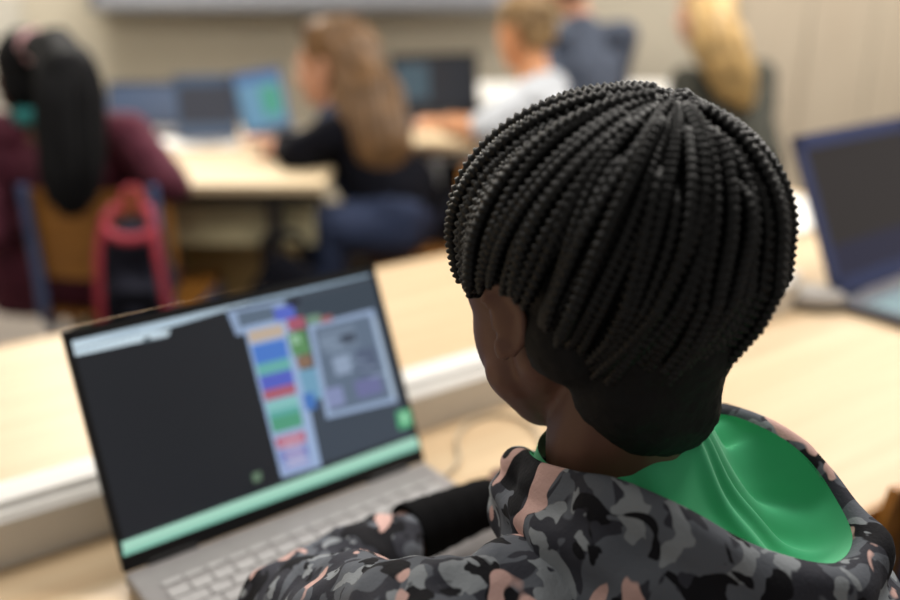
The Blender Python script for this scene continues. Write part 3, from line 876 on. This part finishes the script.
# bag with red straps on her chair back
bp = V((gx.x+.092, gx.y-.075, .60))
t = thing('backpack', 'dark backpack with red straps hanging on the back of the orange plywood chair', 'bag', bp, R(4))
b = MB(); b.ell((0, 0, -.01), (.085, .045, .13)); b.ell((0, -.02, -.06), (.08, .05, .08)); b.ell((0, .0, .06), (.072, .042, .07))
bg = fuse(b, 'body', M['navy'], .007, t, 4, .006, .05)
for s in (-1, 1):
    b = MB(); pts = catmull([(s*.035, .01, .155), (s*.05, -.03, .13), (s*.062, -.058, .06), (s*.07, -.06, -.04), (s*.075, -.05, -.12)], 6)
    b.tube(pts, .009, 8); b.build('strap', M['red'], t)
b = MB(); b.tube(catmull([(-.05, -.03, .12), (-.02, -.06, .105), (.02, -.06, .10), (.06, -.035, .11)], 6), .012, 8); b.build('strap', M['red'], t)
b = MB(); b.tube(catmull([(-.02, 0, .14), (-.015, .03, .185), (.015, .03, .185), (.02, 0, .14)], 6), .007, 8); b.build('handle', M['red'], t)
b = MB(); b.box((0, -.062, -.06), (.10, .014, .09), bev=.006); b.build('pocket', M['black_top'], t, False)

# ---- back desks
def back_desk(label, x0, x1, y0, y1, topm, legm, front=None, name='table', inset=.03):
    t = thing(name, label, 'table', ((x0+x1)/2, (y0+y1)/2, 0)); L = x1-x0; W = y1-y0
    b = MB(); b.box((0, 0, DESK-.012), (L, W, .024), bev=.003); b.build('tabletop', topm, t, False)
    for sy in (-1, 1):
        b = MB(); b.box((0, sy*(W/2-.03), DESK-.04), (L-.06, .02, .032)); b.build('rail', legm, t, False)
    for sx in (-1, 1):
        for sy in (-1, 1):
            b = MB(); b.box((sx*(L/2-inset), sy*(W/2-.03), (DESK-.024)/2), (.034, .034, DESK-.024), bev=.004); b.build('leg', legm, t, False)
    if front is not None:
        b = MB(); b.box((0, -W/2+.055, front[1]), (L-.07, .016, front[2]), bev=.002); b.build('front_panel', front[0], t, False)
    return t
fA = G(230, 184, DESK).y
back_desk('pale table at the left back carrying the lit laptops, with a cream front panel', -1.45, -.31, fA, fA+.86, M['bdesk'], M['leg_dark'], (M['panel'], .635, .13), inset=.13)
back_desk('table behind the long-haired girl carrying the dim laptop, the shade under it built as a dark panel', -.29, .10, 2.82, 3.5, M['bdesk'], M['grey_metal'], (M['black_top'], .56, .28), inset=.145)  # dark panel added in place of the shade beneath this table
back_desk('white-topped table along the back wall behind the seated pupils', .12, 1.02, 3.78, 4.36, M['white'], M['grey_metal'])
# wooden box under the front of table A
wx0 = G(182, 270, .55); wx1 = G(256, 270, .55)
bx = thing('storage_box', 'yellowish wooden storage unit standing under the front of the left back table', 'cabinet', (-.575, 2.71, 0))
b = MB(); b.box((0, 0, .29), (.34, .36, .50), bev=.004); b.build('carcass', M['boxwood'], bx, False)
b = MB(); b.box((0, -.183, .29), (.32, .012, .46), bev=.003); dr = b.build('door', M['boxwood'], bx, False)
b = MB(); b.cyl((.09, -.189, .42), (.09, -.215, .42), .012); b.build('knob', M['grey_metal'], dr)
b = MB(); b.box((0, .0, .02), (.30, .32, .04)); b.build('plinth', M['leg_dark'], bx, False)
# black bag on the floor, enlarged to fill in the shade under the table
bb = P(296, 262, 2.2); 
t = thing('bag_and_shade', 'black bag, enlarged to stand for shade under the table too, on the floor between the left back table and the long-haired girl', 'bag', (-.40, 2.19, 0), R(10)) ; t.scale = (1.1, 1.0, 1.16)
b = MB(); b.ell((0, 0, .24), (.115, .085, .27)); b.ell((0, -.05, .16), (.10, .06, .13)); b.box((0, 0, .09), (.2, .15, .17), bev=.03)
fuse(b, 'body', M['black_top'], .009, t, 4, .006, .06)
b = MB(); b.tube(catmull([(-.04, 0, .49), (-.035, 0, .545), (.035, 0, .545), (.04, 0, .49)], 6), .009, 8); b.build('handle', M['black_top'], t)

# ---- laptops on the back tables
def yaw_to(a): return R(a)
bz = (.012, .012, .012, .016)
def place_lap(px, py, d_, yaw, W, Dp, H, tilt, label, scr_, mats, bz=bz):
    q = G(px, py, DESK+.0005)
    x = V((math.cos(yaw), math.sin(yaw), 0))
    return laptop('laptop', label, q-x*W/2, yaw, W, Dp, H, tilt, mats, bez=bz, screen=scr_)
dk = (M['dark_lap'], M['mouse'], M['dark_lap'], M['blue_grey'])
place_lap(270, 137, 0, R(64), .24, .17, .19, R(12), 'lit laptop with blue and green screen in front of the long-haired girl',
          simple_screen(.24, .19, bz, ((104, 150, 178), .95), [((72, 160, 130), .95, .5, .25, .9, .8), ((70, 110, 160), .95, 0, 0, 1, .15)]), dk)
place_lap(209, 144, 0, R(12), .18, .13, .185, R(12), 'laptop with blue bezel and dark grey screen standing left of the lit one',
          simple_screen(.18, .185, (.012, .012, .03, .016), ((66, 68, 76), .9), [((90, 104, 122), .9, 0, .8, 1, 1)]), (M['white'], M['mouse'], M['dark_lap'], M['blue_grey']), (.012, .012, .03, .016))
place_lap(152, 131, 0, R(2), .29, .14, .15, R(30), 'laptop with plain blue-grey screen at the left end of the pale back table',
          simple_screen(.29, .15, (.006, .006, .01, .01), ((72, 92, 122), .8), [((60, 78, 106), .8, 0, .6, 1, 1)]), (M['dark_lap'], M['mouse'], M['dark_lap'], M['dark_lap']), (.006, .006, .01, .01))
place_lap(437, 118, 0, R(18), .31, .2, .2, R(10), 'dim dark laptop on the table in front of the boy in pale grey',
          simple_screen(.31, .2, bz, ((30, 36, 44), .7), [((74, 100, 112), .7, .02, .1, .42, .8)]), (M['dark_lap'], M['black'], M['dark_lap'], M['bezel']))
# loose pale sheets on table A
q = G(172, 143, DESK)
t = thing('paper_sheet', 'white paper lying on the left back table before the blue-grey laptop', 'paper', q, R(8))
b = MB(); b.box((0, 0, .0015), (.21, .13, .003)); b.build('sheet', M['paper'], t, False)

# ---- long-haired girl in black (faces left)
def frame_for(hipw, rz):
    c, s = math.cos(rz), math.sin(rz)
    def f(p):
        q = V(p)-V((hipw.x, hipw.y, 0)); return V((q.x*c+q.y*s, -q.x*s+q.y*c, q.z))
    return f
hw = P(398, 232, 2.62); rz = R(80); f = frame_for(hw, rz)
h = f(P(330, 66, 2.62))
GH = V((hw.x, hw.y, 0))
J = seated(h, f(P(340, 106, 2.62)), elb=(f(P(298, 154, 2.50)), f(P(304, 150, 2.72))), wrs=(f(P(284, 150, 2.58)), f(P(282, 144, 2.68))), hipz=.60, hipy=0, shw=.145, waist=.24, knees=(f(P(330, 226, 2.48)), f(P(326, 232, 2.68))),
           hrot=(R(-8), 0, R(-8)), feet=(V((-.10, .20, .075)), V((.10, .24, .075))))
p2, HH = person('girl in a black top and blue jeans with long brown hair, seated facing left', GH, rz, J, dict(skin=M['skin_fair'], top=M['black_top'], legs=M['jeans'], topname='top'), arm_r=1.25)
hb = [f(P(352, 50, 2.62)), f(P(362, 85, 2.58)), f(P(372, 120, 2.54)), f(P(380, 150, 2.52)), f(P(382, 172, 2.52))]
long_hair(p2, 'hair', HH, 1.0, hb, [.08, .078, .085, .08, .055], M['hair_brown'], n=90, seed=4)
place_chair(GH+V((-.0, 0, 0)), rz, 'orange plywood chair under the long-haired girl in black')

# ---- boy in the pale grey shirt (faces left)
hw = P(560, 205, 2.85); rz = R(74); f = frame_for(hw, rz); BH = V((hw.x, hw.y, 0))
J = seated(f(P(525, 34, 2.76)), f(P(534, 74, 2.76)), elb=(f(P(482, 134, 2.58)), f(P(497, 128, 2.84))), wrs=(f(P(448, 128, 2.62)), f(P(452, 122, 2.78))), hipz=.55, hipy=0, shw=.165, wide=.065,
           hrot=(R(-10), 0, R(-30)), curl=.6)
p3, HB = person('boy with short dark blonde hair in a pale grey T-shirt, seated facing left', BH, rz, J, dict(skin=M['skin_tan'], top=M['white_shirt'], legs=M['jeans_d'], topname='t_shirt'), sleeve='short', arm_r=1.15, hk=.93)
short_hair(p3, 'hair', HB, .93, M['hair_dblond'])
place_chair(BH, rz, 'orange plywood chair under the boy in the pale grey T-shirt')

# ---- person in slate blue behind him
hw = P(590, 150, 3.35); rz = R(14); f = frame_for(hw, rz); SH = V((hw.x, hw.y, 0))
J = seated(f(P(567, -19, 3.30)), f(P(579, 18, 3.32)), elb=(f(P(545, 90, 3.2)), f(P(612, 92, 3.42))), wrs=(f(P(520, 110, 3.2)), f(P(560, 105, 3.45))), hipz=.55, hipy=0, shw=.165, hrot=(R(-4), 0, R(10)))
p4, HS = person('dark-haired person in a slate blue top, seated behind the boy in pale grey', SH, rz, J, dict(skin=M['skin_fair'], top=M['slate'], legs=M['jeans_d']), arm_r=1.1)
short_hair(p4, 'hair', HS, 1.05, M['hair_dark'], seed=8)
place_chair(SH, rz, 'orange plywood chair under the person in the slate blue top')

# ---- blonde girl at the right back
hw = P(742, 165, 3.3); rz = R(34); f = frame_for(hw, rz); YH = V((hw.x, hw.y, 0))
J = seated(f(P(704, 12, 3.3)), f(P(722, 62, 3.3)), elb=(f(P(690, 125, 3.2)), f(P(760, 140, 3.4))), wrs=(f(P(650, 120, 3.3)), f(P(700, 120, 3.5))), hipz=.55, hipy=0, shw=.19, wide=.07, hrot=(R(-8), 0, R(16)))
p5, HY = person('girl with long blonde hair in a dark olive top at the right back', YH, rz, J, dict(skin=M['skin_fair'], top=M['olive'], legs=M['jeans_d'], topname='top'), arm_r=1.2)
hb = [f(P(712, 10, 3.24)), f(P(716, 35, 3.18)), f(P(726, 60, 3.16)), f(P(736, 84, 3.16)), f(P(744, 100, 3.17))]
long_hair(p5, 'hair', HY, 1.0, hb, [.08, .076, .074, .066, .04], M['hair_blonde'], n=80, seed=9)
t = thing('stool', 'round stool under the blonde girl in dark olive', 'stool', YH)
b = MB(); b.tube([(0, 0, .425), (0, 0, .43), (0, 0, .45), (0, 0, .455)], [.15, .158, .158, .15], 28); b.build('seat', M['chairwood'], t)
for k in range(4):
    a = PI/4+k*PI/2; b = MB(); b.cyl((.1*math.cos(a), .1*math.sin(a), .427), (.16*math.cos(a), .16*math.sin(a), 0), .012); b.build('leg', M['tube'], t)
b = MB(); b.tube([(.127*math.cos(2*PI*i/32), .127*math.sin(2*PI*i/32), .24) for i in range(33)], .008, 8); b.build('foot_ring', M['tube'], t)

# ------------------------------------------------------------------ lights
def area(name, loc, size, energy, col, target=None, sy=None):
    l = bpy.data.lights.new(name, 'AREA'); l.shape = 'RECTANGLE'; l.size = size; l.size_y = sy or size; l.energy = energy; l.color = col
    o = bpy.data.objects.new(name, l); COL.objects.link(o); o.location = loc
    d = V(target if target else (loc[0], loc[1], 0))-V(loc)
    o.rotation_euler = d.to_track_quat('-Z', 'Y').to_euler()
    return o
area('ceiling_light', (.9, 1.5, 2.75), 1.2, 40, (1, .95, .88), sy=.5)
area('ceiling_light', (-.9, 1.3, 2.75), 1.2, 23, (1, .96, .90), sy=.5)
area('ceiling_light', (-1.45, 4.12, 2.75), .7, 118, (1, .95, .87), sy=.35)
area('ceiling_light', (1.9, 3.3, 2.75), 1.2, 84, (1, .95, .88), sy=.5)
w = bpy.data.worlds.new('World'); scn.world = w; w.use_nodes = True
w.node_tree.nodes['Background'].inputs['Color'].default_value = (1, .95, .88, 1)
w.node_tree.nodes['Background'].inputs['Strength'].default_value = .26

# ------------------------------------------------------------------ camera and view
c = bpy.data.cameras.new('camera'); co = bpy.data.objects.new('camera', c); COL.objects.link(co)
co.location = CAM; co.rotation_euler = (PI/2-PITCH, 0, 0)
c.sensor_width = 36; c.lens = 36*FPX/900; c.clip_start = .05; c.clip_end = 50
c.dof.use_dof = True; c.dof.focus_distance = .575; c.dof.aperture_fstop = 2.4
scn.camera = co
vs = scn.view_settings
vs.view_transform = 'Standard'; vs.look = 'None'; vs.gamma = 1; vs.use_curve_mapping = False; vs.exposure = 0
